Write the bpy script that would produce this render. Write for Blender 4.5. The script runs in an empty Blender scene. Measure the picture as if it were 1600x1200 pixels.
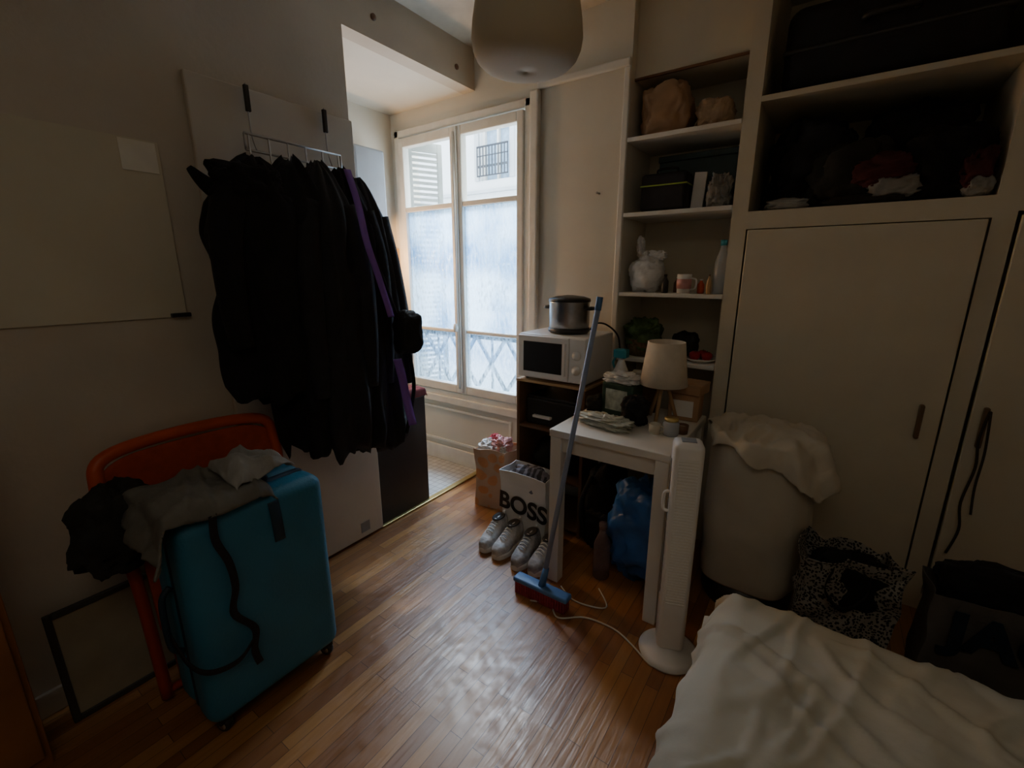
import bpy, math, random
from mathutils import Vector, Matrix, noise
random.seed(4)
C = bpy.context.scene.collection
PI = math.pi

# ---------------------------------------------------------------- materials
def mat(name, col, rough=0.6, var=0.12, scale=9.0, bump=0.0, metal=0.0, bscale=None, alpha_t=0.0, sheen=0.0):
    m = bpy.data.materials.new(name); m.use_nodes = True
    nt = m.node_tree; b = nt.nodes['Principled BSDF']
    tc = nt.nodes.new('ShaderNodeTexCoord')
    n = nt.nodes.new('ShaderNodeTexNoise'); n.inputs['Scale'].default_value = scale; n.inputs['Detail'].default_value = 5
    nt.links.new(tc.outputs['Object'], n.inputs['Vector'])
    r = nt.nodes.new('ShaderNodeValToRGB')
    r.color_ramp.elements[0].position = 0.3; r.color_ramp.elements[1].position = 0.7
    r.color_ramp.elements[0].color = [max(0, c*(1-var)) for c in col] + [1]
    r.color_ramp.elements[1].color = [min(1, c*(1+var)) for c in col] + [1]
    nt.links.new(n.outputs['Fac'], r.inputs['Fac']); nt.links.new(r.outputs['Color'], b.inputs['Base Color'])
    b.inputs['Roughness'].default_value = rough; b.inputs['Metallic'].default_value = metal
    if sheen: b.inputs['Sheen Weight'].default_value = sheen
    if bump:
        n2 = nt.nodes.new('ShaderNodeTexNoise'); n2.inputs['Scale'].default_value = bscale or scale*4; n2.inputs['Detail'].default_value = 6
        nt.links.new(tc.outputs['Object'], n2.inputs['Vector'])
        bp = nt.nodes.new('ShaderNodeBump'); bp.inputs['Strength'].default_value = bump; bp.inputs['Distance'].default_value = 0.01
        nt.links.new(n2.outputs['Fac'], bp.inputs['Height']); nt.links.new(bp.outputs['Normal'], b.inputs['Normal'])
    if alpha_t:
        tr = nt.nodes.new('ShaderNodeBsdfTransparent'); mx = nt.nodes.new('ShaderNodeMixShader')
        mx.inputs[0].default_value = alpha_t
        nt.links.new(b.outputs[0], mx.inputs[1]); nt.links.new(tr.outputs[0], mx.inputs[2])
        nt.links.new(mx.outputs[0], nt.nodes['Material Output'].inputs['Surface'])
    return m

M_wall = mat('wall_paint', (.57,.50,.40), .75, .09, 2.2, .12, bscale=40)
M_ceil = mat('ceiling_paint', (.60,.55,.45), .8, .16, 5, .35, bscale=14)
M_kitchenwall = mat('kitchen_wall_paint', (.70,.66,.56), .7, .05, 3, .08, bscale=30)
M_cab = mat('cupboard_paint', (.65,.59,.455), .5, .05, 4, .05)
M_doorp = mat('door_paint', (.60,.53,.43), .65, .05, 4, .05)
M_whitewood = mat('white_gloss_paint', (.76,.74,.68), .4, .04, 6, .05)
M_winpaint = mat('window_paint', (.76,.74,.67), .45, .06, 12, .1)
M_black = mat('black_fabric', (.007,.007,.009), .95, .3, 14, .3, bscale=60)
M_black2 = mat('black_nylon', (.010,.010,.013), .8, .3, 14, .25, bscale=40)
M_blackplastic = mat('black_plastic', (.02,.02,.02), .4, .1)
M_chrome = mat('brushed_metal', (.48,.45,.41), .45, .05, 20, metal=1.0)
M_paper = mat('beige_paper', (.62,.56,.42), .7, .05, 3)
M_glossy = mat('clear_tape', (.82,.78,.66), .2, .05)
M_blue = mat('blue_suitcase', (.025,.175,.285), .55, .1, 6, .2, bscale=120)
M_bluedk = mat('navy_lining', (.01,.035,.06), .6, .1)
M_bluesack = mat('blue_plastic', (.03,.14,.42), .4, .35, 8, .4, bscale=12)
M_orange = mat('orange_plastic', (.55,.08,.02), .45, .1)
M_orangedk = mat('orange_mesh_panel', (.40,.055,.015), .7, .15, 30)
M_redmetal = mat('red_metal', (.32,.04,.02), .4, .1)
M_olive = mat('olive_cloth', (.15,.148,.128), .9, .2, 10, .5, bscale=30)
M_darkcloth = mat('dark_cloth', (.022,.022,.019), .95, .3, 10, .4)
M_grey = mat('grey_cloth', (.28,.28,.265), .9, .25, 12, .5, bscale=25)
M_cream = mat('cream_cloth', (.60,.555,.455), .9, .1, 6, .4, bscale=18)
M_duvet = mat('duvet_cotton', (.50,.49,.41), .9, .05, 3, .5, bscale=12)
M_hamper = mat('hamper_canvas', (.54,.50,.41), .9, .08, 5, .4, bscale=12)
M_white = mat('white_plastic', (.82,.81,.78), .4, .03)
M_whitebag = mat('white_plastic_bag', (.75,.75,.73), .4, .08, 12, .8, bscale=18)
M_woodor = mat('orange_wood', (.30,.12,.035), .55, .25, 3)
M_woodlt = mat('light_wood', (.50,.32,.16), .5, .15, 8)
M_wooddk = mat('brown_wood', (.16,.08,.04), .5, .2, 8)
M_handle = mat('dark_bronze_handle', (.16,.10,.05), .45, .2, 8)
M_kraft = mat('kraft_paper', (.42,.26,.15), .8, .15, 6, .6, bscale=10)
M_purple = mat('purple_strap', (.25,.12,.55), .6, .1)
M_red = mat('red_cloth', (.34,.02,.03), .8, .2, 8, .3)
M_reddk = mat('dark_red_cloth', (.16,.025,.025), .9, .3, 10, .3)
M_redm = mat('muted_red_cloth', (.075,.013,.018), .9, .4, 8, .4)
M_green = mat('green_pack', (.07,.13,.04), .6, .5, 14, .5)
M_teal = mat('teal_plastic', (.04,.32,.42), .4, .1)
M_bluebroom = mat('blue_broom', (.08,.19,.42), .4, .1)
M_polebl = mat('pale_blue_pole', (.27,.34,.50), .45, .05)
M_bristle = mat('red_bristle', (.30,.03,.05), .8, .3, 60)
M_steel = mat('steel_pot', (.40,.40,.40), .3, .1, 30, metal=1.0)
M_pink = mat('pink_paint', (.70,.35,.33), .5, .2, 15)
M_clear = mat('clear_bottle', (.60,.66,.74), .15, .05, alpha_t=.5)
M_pinkclear = mat('tinted_bottle', (.26,.18,.19), .2, .1, alpha_t=.5)
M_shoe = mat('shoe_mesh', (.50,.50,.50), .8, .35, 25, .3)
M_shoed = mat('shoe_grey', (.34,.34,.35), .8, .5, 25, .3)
M_sole = mat('shoe_sole', (.74,.72,.68), .6, .05)
M_inner = mat('shoe_inside', (.03,.03,.03), .9, .2)
M_cable = mat('white_cable', (.65,.62,.56), .4, .05)
M_brass = mat('brass_strip', (.62,.48,.20), .35, .1, metal=.8)
M_facade = mat('facade_plaster', (.84,.85,.84), .9, .05, .8)
M_stone = mat('facade_stone', (.55,.57,.58), .9, .1, 1)
M_winglass_far = mat('far_window_glass', (.30,.42,.54), .2, .2)
M_iron = mat('black_iron', (.02,.025,.035), .5, .1)
M_iron2 = mat('grey_painted_iron', (.035,.05,.07), .5, .1)
M_shutter = mat('shutter_paint', (.40,.43,.42), .6, .1, 10)
M_greybox = mat('boiler_enamel', (.30,.33,.36), .4, .05)
M_bluegrey = mat('slate_box', (.03,.055,.055), .6, .2)
M_lime = mat('lime_piping', (.30,.42,.05), .5, .1)
M_shadeL = mat('lamp_shade_fabric', (.72,.64,.52), .85, .05, 30, .1)
M_jacbag = mat('dim_grey_bag', (.10,.095,.088), .6, .25, 8, .3)
M_frame = mat('dark_brown_frame', (.035,.028,.020), .7, .2)

def shade_mat():
    m = mat('pendant_paper', (.76,.70,.58), .85, .04, 6, .1, bscale=50)
    nt = m.node_tree; b = nt.nodes['Principled BSDF']; b.inputs['Specular IOR Level'].default_value=.1
    t = nt.nodes.new('ShaderNodeBsdfTranslucent'); t.inputs[0].default_value = (.86,.80,.66,1)
    mx = nt.nodes.new('ShaderNodeMixShader'); mx.inputs[0].default_value = .5
    nt.links.new(b.outputs[0], mx.inputs[1]); nt.links.new(t.outputs[0], mx.inputs[2])
    nt.links.new(mx.outputs[0], nt.nodes['Material Output'].inputs['Surface'])
    return m
M_pendant = shade_mat()

def glass_mat(name, frosted, lo=.2, hi=.6):
    m = bpy.data.materials.new(name); m.use_nodes = True
    nt = m.node_tree; nt.nodes.remove(nt.nodes['Principled BSDF']); out = nt.nodes['Material Output']
    tr = nt.nodes.new('ShaderNodeBsdfTransparent'); tr.inputs[0].default_value = (.93,.97,1,1) if not frosted else (.76,.88,1,1)
    g = nt.nodes.new('ShaderNodeBsdfGlossy'); g.inputs['Roughness'].default_value = .08 if not frosted else .3
    mx = nt.nodes.new('ShaderNodeMixShader'); mx.inputs[0].default_value = .05
    nt.links.new(tr.outputs[0], mx.inputs[1]); nt.links.new(g.outputs[0], mx.inputs[2])
    last = mx
    if frosted:
        tl = nt.nodes.new('ShaderNodeBsdfTranslucent')
        mx2 = nt.nodes.new('ShaderNodeMixShader')
        tc = nt.nodes.new('ShaderNodeTexCoord'); mp = nt.nodes.new('ShaderNodeMapping')
        mp.inputs['Rotation'].default_value = (0, .6, 0); mp.inputs['Scale'].default_value = (1, 1, .4)
        nt.links.new(tc.outputs['Object'], mp.inputs[0])
        nb = nt.nodes.new('ShaderNodeTexNoise'); nb.inputs['Scale'].default_value = 2.6; nb.inputs['Detail'].default_value = 1.5
        nt.links.new(tc.outputs['Object'], nb.inputs['Vector'])
        rb = nt.nodes.new('ShaderNodeValToRGB'); rb.color_ramp.elements[0].position=.38; rb.color_ramp.elements[1].position=.62
        rb.color_ramp.elements[0].color=(.16,.29,.46,1); rb.color_ramp.elements[1].color=(.54,.68,.79,1)
        nt.links.new(nb.outputs['Fac'], rb.inputs[0]); nt.links.new(rb.outputs[0], tl.inputs[0])
        n = nt.nodes.new('ShaderNodeTexNoise'); n.inputs['Scale'].default_value = 50; n.inputs['Detail'].default_value = 2
        nt.links.new(mp.outputs[0], n.inputs['Vector'])
        mr = nt.nodes.new('ShaderNodeMapRange'); mr.inputs['From Min'].default_value = .38; mr.inputs['From Max'].default_value = .62
        mr.inputs['To Min'].default_value = lo; mr.inputs['To Max'].default_value = hi
        nt.links.new(n.outputs['Fac'], mr.inputs['Value']); nt.links.new(mr.outputs[0], mx2.inputs[0])
        bp = nt.nodes.new('ShaderNodeBump'); bp.inputs['Strength'].default_value = .9; bp.inputs['Distance'].default_value = .01
        nt.links.new(n.outputs['Fac'], bp.inputs['Height']); nt.links.new(bp.outputs[0], tl.inputs['Normal']); nt.links.new(bp.outputs[0], g.inputs['Normal'])
        nt.links.new(mx.outputs[0], mx2.inputs[1]); nt.links.new(tl.outputs[0], mx2.inputs[2])
        last = mx2
    nt.links.new(last.outputs[0], out.inputs['Surface'])
    return m
M_glass = glass_mat('clear_glass', False); M_frost = glass_mat('textured_glass', True, .28, .82); M_frost2 = glass_mat('lightly_textured_glass', True, .10, .45)

def floor_mat():
    m = bpy.data.materials.new('parquet_floor'); m.use_nodes = True
    nt = m.node_tree; b = nt.nodes['Principled BSDF']; L = nt.links.new
    tc = nt.nodes.new('ShaderNodeTexCoord'); mp = nt.nodes.new('ShaderNodeMapping')
    mp.inputs['Rotation'].default_value = (0, 0, PI/2)
    L(tc.outputs['Object'], mp.inputs[0])
    br = nt.nodes.new('ShaderNodeTexBrick'); br.offset = .37; br.offset_frequency = 2; br.squash = 1
    br.inputs['Scale'].default_value = 1
    br.inputs['Brick Width'].default_value = .55; br.inputs['Row Height'].default_value = .048
    br.inputs['Mortar Size'].default_value = .0010; br.inputs['Mortar Smooth'].default_value = .3; br.inputs['Bias'].default_value = 0
    br.inputs['Color1'].default_value = (.0,.0,.0,1); br.inputs['Color2'].default_value = (1,1,1,1); br.inputs['Mortar'].default_value = (.5,.5,.5,1)
    L(mp.outputs[0], br.inputs['Vector'])
    ramp = nt.nodes.new('ShaderNodeValToRGB'); e = ramp.color_ramp.elements
    e[0].color = (.27,.105,.032,1); e[1].color = (.50,.245,.075,1); k = e.new(.5); k.color = (.38,.165,.050,1)
    L(br.outputs['Color'], ramp.inputs[0])
    mp2 = nt.nodes.new('ShaderNodeMapping'); mp2.inputs['Scale'].default_value = (60, 4, 1); L(tc.outputs['Object'], mp2.inputs[0])
    n = nt.nodes.new('ShaderNodeTexNoise'); n.inputs['Scale'].default_value = 1.2; n.inputs['Detail'].default_value = 6; L(mp2.outputs[0], n.inputs['Vector'])
    r2 = nt.nodes.new('ShaderNodeValToRGB'); r2.color_ramp.elements[0].color = (.60,.55,.50,1); r2.color_ramp.elements[1].color = (1.0,1.0,1.0,1)
    L(n.outputs['Fac'], r2.inputs[0])
    mu = nt.nodes.new('ShaderNodeMix'); mu.data_type = 'RGBA'; mu.blend_type = 'MULTIPLY'; mu.inputs[0].default_value = 1
    L(ramp.outputs[0], mu.inputs[6]); L(r2.outputs[0], mu.inputs[7])
    mo = nt.nodes.new('ShaderNodeMix'); mo.data_type = 'RGBA'; mo.inputs[7].default_value = (.04,.015,.006,1)
    L(br.outputs['Fac'], mo.inputs[0]); L(mu.outputs[2], mo.inputs[6]); L(mo.outputs[2], b.inputs['Base Color'])
    n3 = nt.nodes.new('ShaderNodeTexNoise'); n3.inputs['Scale'].default_value = 26; n3.inputs['Detail'].default_value = 6; L(tc.outputs['Object'], n3.inputs['Vector'])
    mr = nt.nodes.new('ShaderNodeMapRange'); mr.inputs['From Min'].default_value=.3; mr.inputs['From Max'].default_value=.7; mr.inputs['To Min'].default_value = .28; mr.inputs['To Max'].default_value = .46; L(n3.outputs['Fac'], mr.inputs[0])
    L(mr.outputs[0], b.inputs['Roughness']); b.inputs['Specular IOR Level'].default_value = .7
    b.inputs['Coat Weight'].default_value = .2; L(mr.outputs[0], b.inputs['Coat Roughness'])
    bp = nt.nodes.new('ShaderNodeBump'); bp.inputs['Strength'].default_value = .45; bp.inputs['Distance'].default_value = .004
    ad = nt.nodes.new('ShaderNodeMath'); ad.operation = 'SUBTRACT'; L(n.outputs['Fac'], ad.inputs[0]); L(br.outputs['Fac'], ad.inputs[1])
    ad2 = nt.nodes.new('ShaderNodeMath'); ad2.operation = 'ADD'; L(ad.outputs[0], ad2.inputs[0]); L(br.outputs['Color'], ad2.inputs[1])
    L(ad2.outputs[0], bp.inputs['Height']); L(bp.outputs[0], b.inputs['Normal'])
    return m
def tile_mat():
    m = bpy.data.materials.new('kitchen_tiles'); m.use_nodes = True
    nt = m.node_tree; b = nt.nodes['Principled BSDF']; L = nt.links.new
    tc = nt.nodes.new('ShaderNodeTexCoord')
    br = nt.nodes.new('ShaderNodeTexBrick'); br.offset = 0; br.inputs['Scale'].default_value = 1
    br.inputs['Brick Width'].default_value = .05; br.inputs['Row Height'].default_value = .05; br.inputs['Mortar Size'].default_value = .002
    br.inputs['Color1'].default_value = (.62,.62,.58,1); br.inputs['Color2'].default_value = (.52,.53,.51,1); br.inputs['Mortar'].default_value = (.25,.24,.22,1)
    L(tc.outputs['Object'], br.inputs['Vector']); L(br.outputs['Color'], b.inputs['Base Color']); b.inputs['Roughness'].default_value = .3
    return m
def spots_mat(name, c1, c2, scale, thr):
    m = bpy.data.materials.new(name); m.use_nodes = True
    nt = m.node_tree; b = nt.nodes['Principled BSDF']; L = nt.links.new
    tc = nt.nodes.new('ShaderNodeTexCoord'); n = nt.nodes.new('ShaderNodeTexNoise'); n.inputs['Scale'].default_value = 6
    L(tc.outputs['Object'], n.inputs['Vector'])
    v = nt.nodes.new('ShaderNodeTexVoronoi'); v.feature = 'F1'; v.inputs['Scale'].default_value = scale
    ad = nt.nodes.new('ShaderNodeMix'); ad.data_type = 'RGBA'; ad.inputs[0].default_value = .06
    L(tc.outputs['Object'], ad.inputs[6]); L(n.outputs['Color'], ad.inputs[7]); L(ad.outputs[2], v.inputs['Vector'])
    r = nt.nodes.new('ShaderNodeValToRGB'); r.color_ramp.interpolation = 'CONSTANT'
    r.color_ramp.elements[0].color = c1+(1,); r.color_ramp.elements[1].color = c2+(1,); r.color_ramp.elements[1].position = thr
    L(v.outputs['Distance'], r.inputs[0]); L(r.outputs[0], b.inputs['Base Color']); b.inputs['Roughness'].default_value = .8
    return m
def stripe_mat():
    m = bpy.data.materials.new('zebra_cloth'); m.use_nodes = True
    nt = m.node_tree; b = nt.nodes['Principled BSDF']; L = nt.links.new
    tc = nt.nodes.new('ShaderNodeTexCoord'); w = nt.nodes.new('ShaderNodeTexWave'); w.inputs['Scale'].default_value = 7; w.inputs['Distortion'].default_value = 9
    L(tc.outputs['Object'], w.inputs['Vector'])
    r = nt.nodes.new('ShaderNodeValToRGB'); r.color_ramp.elements[0].position=.5; r.color_ramp.elements[1].position=.7
    r.color_ramp.elements[0].color = (.05,.05,.06,1); r.color_ramp.elements[1].color = (.20,.20,.24,1)
    L(w.outputs['Fac'], r.inputs[0]); L(r.outputs[0], b.inputs['Base Color']); b.inputs['Roughness'].default_value = .9
    return m
M_leopard = spots_mat('spotted_cloth', (.012,.012,.012), (.30,.285,.25), 110, .48)
M_orangebag = spots_mat('patterned_kraft', (.58,.27,.12), (.52,.36,.25), 11, .38)
M_zebra = stripe_mat()

# ---------------------------------------------------------------- helpers
def tag(o, label=None, cat=None, group=None, kind=None):
    if label: o['label'] = label
    if cat: o['category'] = cat
    if group: o['group'] = group
    if kind: o['kind'] = kind
    return o
def empty(name, loc, label=None, cat=None, rz=0, group=None, kind=None, rot=None):
    o = bpy.data.objects.new(name, None); o.empty_display_size = .05; C.objects.link(o)
    o.location = loc; o.rotation_euler = rot or (0, 0, rz)
    return tag(o, label, cat, group, kind)
def mobj(name, verts, faces, m, parent=None, loc=(0,0,0), smooth=False, rot=(0,0,0), bevel=0, sub=0, solid=0, seg=2):
    me = bpy.data.meshes.new(name); me.from_pydata([tuple(v) for v in verts], [], faces); me.update()
    if smooth:
        for p in me.polygons: p.use_smooth = True
    if m: me.materials.append(m)
    o = bpy.data.objects.new(name, me); C.objects.link(o); o.location = loc; o.rotation_euler = rot
    if parent: o.parent = parent
    if solid:
        s = o.modifiers.new('solid', 'SOLIDIFY'); s.thickness = solid; s.offset = 0
    if bevel:
        b = o.modifiers.new('bev', 'BEVEL'); b.width = bevel; b.segments = seg; b.limit_method = 'ANGLE'
    if sub:
        s = o.modifiers.new('sub', 'SUBSURF'); s.levels = sub; s.render_levels = sub
    return o
BF = [(0,3,2,1),(4,5,6,7),(0,1,5,4),(1,2,6,5),(2,3,7,6),(3,0,4,7)]
def box(name, b, m, parent=None, bevel=.003, smooth=False, rot=(0,0,0), seg=2):
    x0,x1,y0,y1,z0,z1 = b; c = ((x0+x1)/2,(y0+y1)/2,(z0+z1)/2); a,d,e = (x1-x0)/2,(y1-y0)/2,(z1-z0)/2
    v = [(-a,-d,-e),(a,-d,-e),(a,d,-e),(-a,d,-e),(-a,-d,e),(a,-d,e),(a,d,e),(-a,d,e)]
    return mobj(name, v, BF, m, parent, c, smooth, rot, bevel, seg=seg)
def boxes(name, bl, m, parent=None, bevel=0, loc=(0,0,0)):
    v, f = [], []
    for x0,x1,y0,y1,z0,z1 in bl:
        k = len(v)
        v += [(x0,y0,z0),(x1,y0,z0),(x1,y1,z0),(x0,y1,z0),(x0,y0,z1),(x1,y0,z1),(x1,y1,z1),(x0,y1,z1)]
        f += [tuple(i+k for i in q) for q in BF]
    cx = sum(p[0] for p in v)/len(v); cy = sum(p[1] for p in v)/len(v); cz = min(p[2] for p in v)
    v = [(p[0]-cx,p[1]-cy,p[2]-cz) for p in v]
    return mobj(name, v, f, m, parent, (cx+loc[0],cy+loc[1],cz+loc[2]), bevel=bevel)
def lathe(name, prof, m, parent=None, loc=(0,0,0), seg=40, solid=0, rot=(0,0,0), wob=None, sy=1.0):
    v, f = [], []
    n = len(prof)
    for i,(r,z) in enumerate(prof):
        for j in range(seg):
            a = 2*PI*j/seg; rr, zz = (r, z) if wob is None else wob(r, z, a)
            v.append((rr*math.cos(a), rr*math.sin(a)*sy, zz))
    for i in range(n-1):
        for j in range(seg):
            f.append((i*seg+j, i*seg+(j+1)%seg, (i+1)*seg+(j+1)%seg, (i+1)*seg+j))
    if not solid:
        f.append(tuple(range(seg-1,-1,-1))); f.append(tuple((n-1)*seg+j for j in range(seg)))
    return mobj(name, v, f, m, parent, loc, True, rot, solid=solid)
def smoothpts(p, k=6):
    P = [Vector(q) for q in p]; out = []
    for i in range(len(P)-1):
        a = P[max(i-1,0)]; b = P[i]; c = P[i+1]; d = P[min(i+2,len(P)-1)]
        for s in range(k):
            t = s/k
            out.append(.5*((2*b)+(c-a)*t+(2*a-5*b+4*c-d)*t*t+(3*b-a-3*c+d)*t**3))
    out.append(P[-1]); return out
def tube(name, pts, r, m, parent=None, seg=8, sm=6, flat=1.0, r2=None, loc=(0,0,0), closed=False):
    P = smoothpts(pts, sm) if sm else [Vector(q) for q in pts]
    v, f = [], []; n = len(P); up = None
    for i,p in enumerate(P):
        t = (P[min(i+1,n-1)]-P[max(i-1,0)]).normalized()
        if up is None:
            up = Vector((0,0,1)) if abs(t.z)<.9 else Vector((1,0,0))
        a = t.cross(up).normalized(); b = a.cross(t).normalized(); up = b
        rr = r if r2 is None else r+(r2-r)*i/(n-1)
        for j in range(seg):
            an = 2*PI*j/seg; v.append(p + a*math.cos(an)*rr*flat + b*math.sin(an)*rr)
    for i in range(n-1):
        for j in range(seg):
            f.append((i*seg+j,i*seg+(j+1)%seg,(i+1)*seg+(j+1)%seg,(i+1)*seg+j))
    f.append(tuple(range(seg-1,-1,-1))); f.append(tuple((n-1)*seg+j for j in range(seg)))
    return mobj(name, v, f, m, parent, loc, True)
def ribbon(name, pts, w, m, wdir=(0,1,0), parent=None, th=.003, sm=6, loc=(0,0,0)):
    P = smoothpts(pts, sm); W = Vector(wdir).normalized()*w/2; v=[]; f=[]
    for p in P: v += [p-W, p+W]
    for i in range(len(P)-1): f.append((2*i,2*i+1,2*i+3,2*i+2))
    return mobj(name, v, f, m, parent, loc, True, solid=th)
def blob(name, loc, dims, m, parent=None, seed=0, amp=.15, freq=2.0, e=.7, nu=48, nv=30, rz=0, ridge=.5, flat=True):
    """crumpled soft lump standing on z=0 of loc; dims full extents"""
    v, f = [], []; off = Vector((seed*3.1, seed*1.7, seed*.9))
    sg = lambda c: math.copysign(abs(c)**e, c)
    for i in range(nv+1):
        ph = -PI/2+PI*i/nv
        for j in range(nu):
            th = 2*PI*j/nu
            d = Vector((sg(math.cos(ph))*sg(math.cos(th)), sg(math.cos(ph))*sg(math.sin(th)), sg(math.sin(ph))))
            n1 = noise.noise(d*freq+off); n2 = 1-2*abs(noise.noise(d*freq*2.2+off*2))
            k = 1+amp*n1+amp*ridge*(n2-.5)
            p = Vector((d.x*dims[0]/2*k, d.y*dims[1]/2*k, (d.z*k+1)*dims[2]/2))
            if p.z < 0: p.z = 0
            v.append(p)
    for i in range(nv):
        for j in range(nu):
            f.append((i*nu+j, i*nu+(j+1)%nu, (i+1)*nu+(j+1)%nu, (i+1)*nu+j))
    return mobj(name, v, f, m, parent, loc, True, (0,0,rz))
def drape(name, x0,x1,y0,y1, zt, oh, m, parent=None, seed=0, amp=.02, freq=4, rad=.05, n=(60,60), th=.006, zmin=.01, flare=.12, loc=(0,0,0), ragged=.0, wr=0.0):
    """cloth over a box; oh = overhang at (x0,x1,y0,y1)"""
    v,f = [],[]; off = Vector((seed*2.3,seed,seed*.7))
    def fold(p,a,b):
        if p<a: s=a-p; base=a; sg_=-1
        elif p>b: s=p-b; base=b; sg_=1
        else: return p,0,0
        an=min(s/rad,PI/2); o=rad*math.sin(an); dr=rad*(1-math.cos(an))+max(0,s-rad*PI/2)
        return base+sg_*o, dr, sg_
    NX,NY=n
    for i in range(NX+1):
        for j in range(NY+1):
            p = x0-oh[0]+(x1-x0+oh[0]+oh[1])*i/NX; q = y0-oh[2]+(y1-y0+oh[2]+oh[3])*j/NY
            X,dx,sx = fold(p,x0+rad,x1-rad); Y,dy,sy = fold(q,y0+rad,y1-rad)
            dr = math.hypot(dx,dy) if min(dx,dy)>0 else max(dx,dy)
            dr *= 1+ragged*noise.noise(Vector((p*5,q*5,seed)))
            w = noise.noise(Vector((p*freq,q*freq,0))+off) + .6*(1-2*abs(noise.noise(Vector((p*freq*1.8,q*freq*1.1,3))+off)))
            fine = 0
            if wr:
                a1 = Vector((p,q,0)) + .12*noise.noise_vector(Vector((p*2,q*2,5)))
                u1 = a1.x*.5+a1.y*.86; u2 = -a1.x*.86+a1.y*.5
                k1 = max(0, 1-3.2*abs(noise.noise(Vector((u1*11,u2*3.2,1))+off)))
                k2 = max(0, 1-3.2*abs(noise.noise(Vector((u1*4,u2*13,8))+off)))
                k3 = noise.noise(Vector((p*22,q*22,2)))
                fine = wr*(k1**1.5+.8*k2**1.5+.35*k3)
            hang = min(1,dr/.08)
            s_ = math.sin((p+q)*28+seed)*.4+w
            X += sx*hang*(amp*s_+flare*dr*.5+fine); Y += sy*hang*(amp*s_+flare*dr*.5+fine)
            z = max(zmin, zt-dr+(1-hang)*(amp*(w+.4)+fine))
            v.append((X,Y,z))
    for i in range(NX):
        for j in range(NY):
            a=i*(NY+1)+j; f.append((a,a+NY+1,a+NY+2,a+1))
    cx,cy=(x0+x1)/2,(y0+y1)/2
    v=[(a-cx,b-cy,c-zt) for a,b,c in v]
    return mobj(name, v, f, m, parent, (cx+loc[0],cy+loc[1],zt+loc[2]), True, solid=th)
def text(name, s, size, m, parent, loc, rot, ext=.001, bold=0):
    cu = bpy.data.curves.new(name,'FONT'); cu.body=s; cu.size=size; cu.extrude=ext; cu.offset=bold; cu.align_x='CENTER'; cu.align_y='CENTER'
    t = bpy.data.objects.new(name,cu); C.objects.link(t)
    bpy.context.view_layer.update()
    me = bpy.data.meshes.new_from_object(t.evaluated_get(bpy.context.evaluated_depsgraph_get()))
    bpy.data.objects.remove(t); me.materials.clear(); me.materials.append(m)
    o = bpy.data.objects.new(name,me); C.objects.link(o); o.location=loc; o.rotation_euler=rot
    if parent: o.parent=parent
    return o
def bag(name, w,d,h, m, loc, label, cat, rz=0, seed=0, crumple=.012, handles=None, taper=1.05, hm=None):
    r = empty(name, loc, label, cat, rz)
    v,f=[],[]; per=[]; K=14
    for i in range(K): per.append((-.5+i/K,-.5))
    for i in range(K//2): per.append((.5,-.5+i/(K//2)))
    for i in range(K): per.append((.5-i/K,.5))
    for i in range(K//2): per.append((-.5,.5-i/(K//2)))
    N=len(per); R=16
    for i in range(R+1):
        t=i/R; k=1+(taper-1)*t
        for (a,b) in per:
            p=Vector((a*w*k,b*d*k*(1-.1*math.sin(PI*t)),h*t)); q=noise.noise_vector(p*9+Vector((seed,seed*2,0)))
            p+= Vector((q.x,q.y,q.z*.8 if i==R else 0))*crumple*(.3+t*1.5); v.append(p)
    for i in range(R):
        for j in range(N): f.append((i*N+j,i*N+(j+1)%N,(i+1)*N+(j+1)%N,(i+1)*N+j))
    f.append(tuple(range(N-1,-1,-1)))
    mobj('bag_body',v,f,m,r,solid=.003,smooth=False)
    if handles:
        for s in (-1,1):
            tube('handle',[(-w*.2,s*d*.52,h-.02),(-w*.18,s*d*.5,h+handles),(w*.18,s*d*.5,h+handles),(w*.2,s*d*.52,h-.02)],.005,hm or m,r,6)
    return r

# ---------------------------------------------------------------- room shell
S='structure'
fl = box('floor',(-2.04,1.4,-1.2,2.9,-.1,0),floor_mat(),bevel=0); tag(fl,kind=S)
kf = box('floor_kitchen',(-2.95,-2.04,1.2,2.5,-.1,.005),tile_mat(),bevel=0); tag(kf,kind=S)
tag(box('trim_1',(-2.06,-2.02,1.53,2.5,.005,.014),M_brass,bevel=.003),kind=S)
tag(box('ceiling',(-2.14,1.4,-1.2,3.2,2.85,2.95),M_ceil,bevel=0),kind=S)
tag(box('ceiling_kitchen',(-2.95,-2.14,1.1,2.65,2.62,2.75),M_kitchenwall,bevel=0),kind=S)
tag(boxes('wall_left',[(-2.14,-2.04,-1.2,1.53,0,2.85),(-2.14,-2.04,1.53,2.5,2.62,2.85)],M_wall),kind=S)
tag(boxes('wall_kitchen',[(-2.95,-2.85,1.1,2.5,0,2.62),(-2.85,-2.14,1.1,1.2,0,2.62)],M_kitchenwall),kind=S)
tag(boxes('wall_window',[(-2.95,-2.80,2.5,2.72,0,2.85),(-2.80,-1.60,2.5,2.72,0,.55),(-2.80,-1.60,2.5,2.72,2.5,2.85),(-1.60,-1.0,2.5,2.95,0,2.85)],M_kitchenwall),kind=S)
tag(boxes('wall_back',[(-1.0,-.45,2.87,2.97,0,2.85),(-1.0,-.45,2.56,2.87,2.48,2.85),(-.45,-.38,2.5,3.1,0,2.85),(-.38,.455,3.1,3.2,0,2.85),(.455,.52,2.5,3.1,0,2.85),
     (-.38,.455,2.5,3.1,1.70,1.78),(-.38,.455,2.5,3.1,0,.08),(.52,1.4,2.5,3.1,1.72,2.85),(.52,1.4,2.5,3.1,0,.08),(.52,1.4,3.1,3.2,0,2.85)],M_cab),kind=S)
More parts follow.
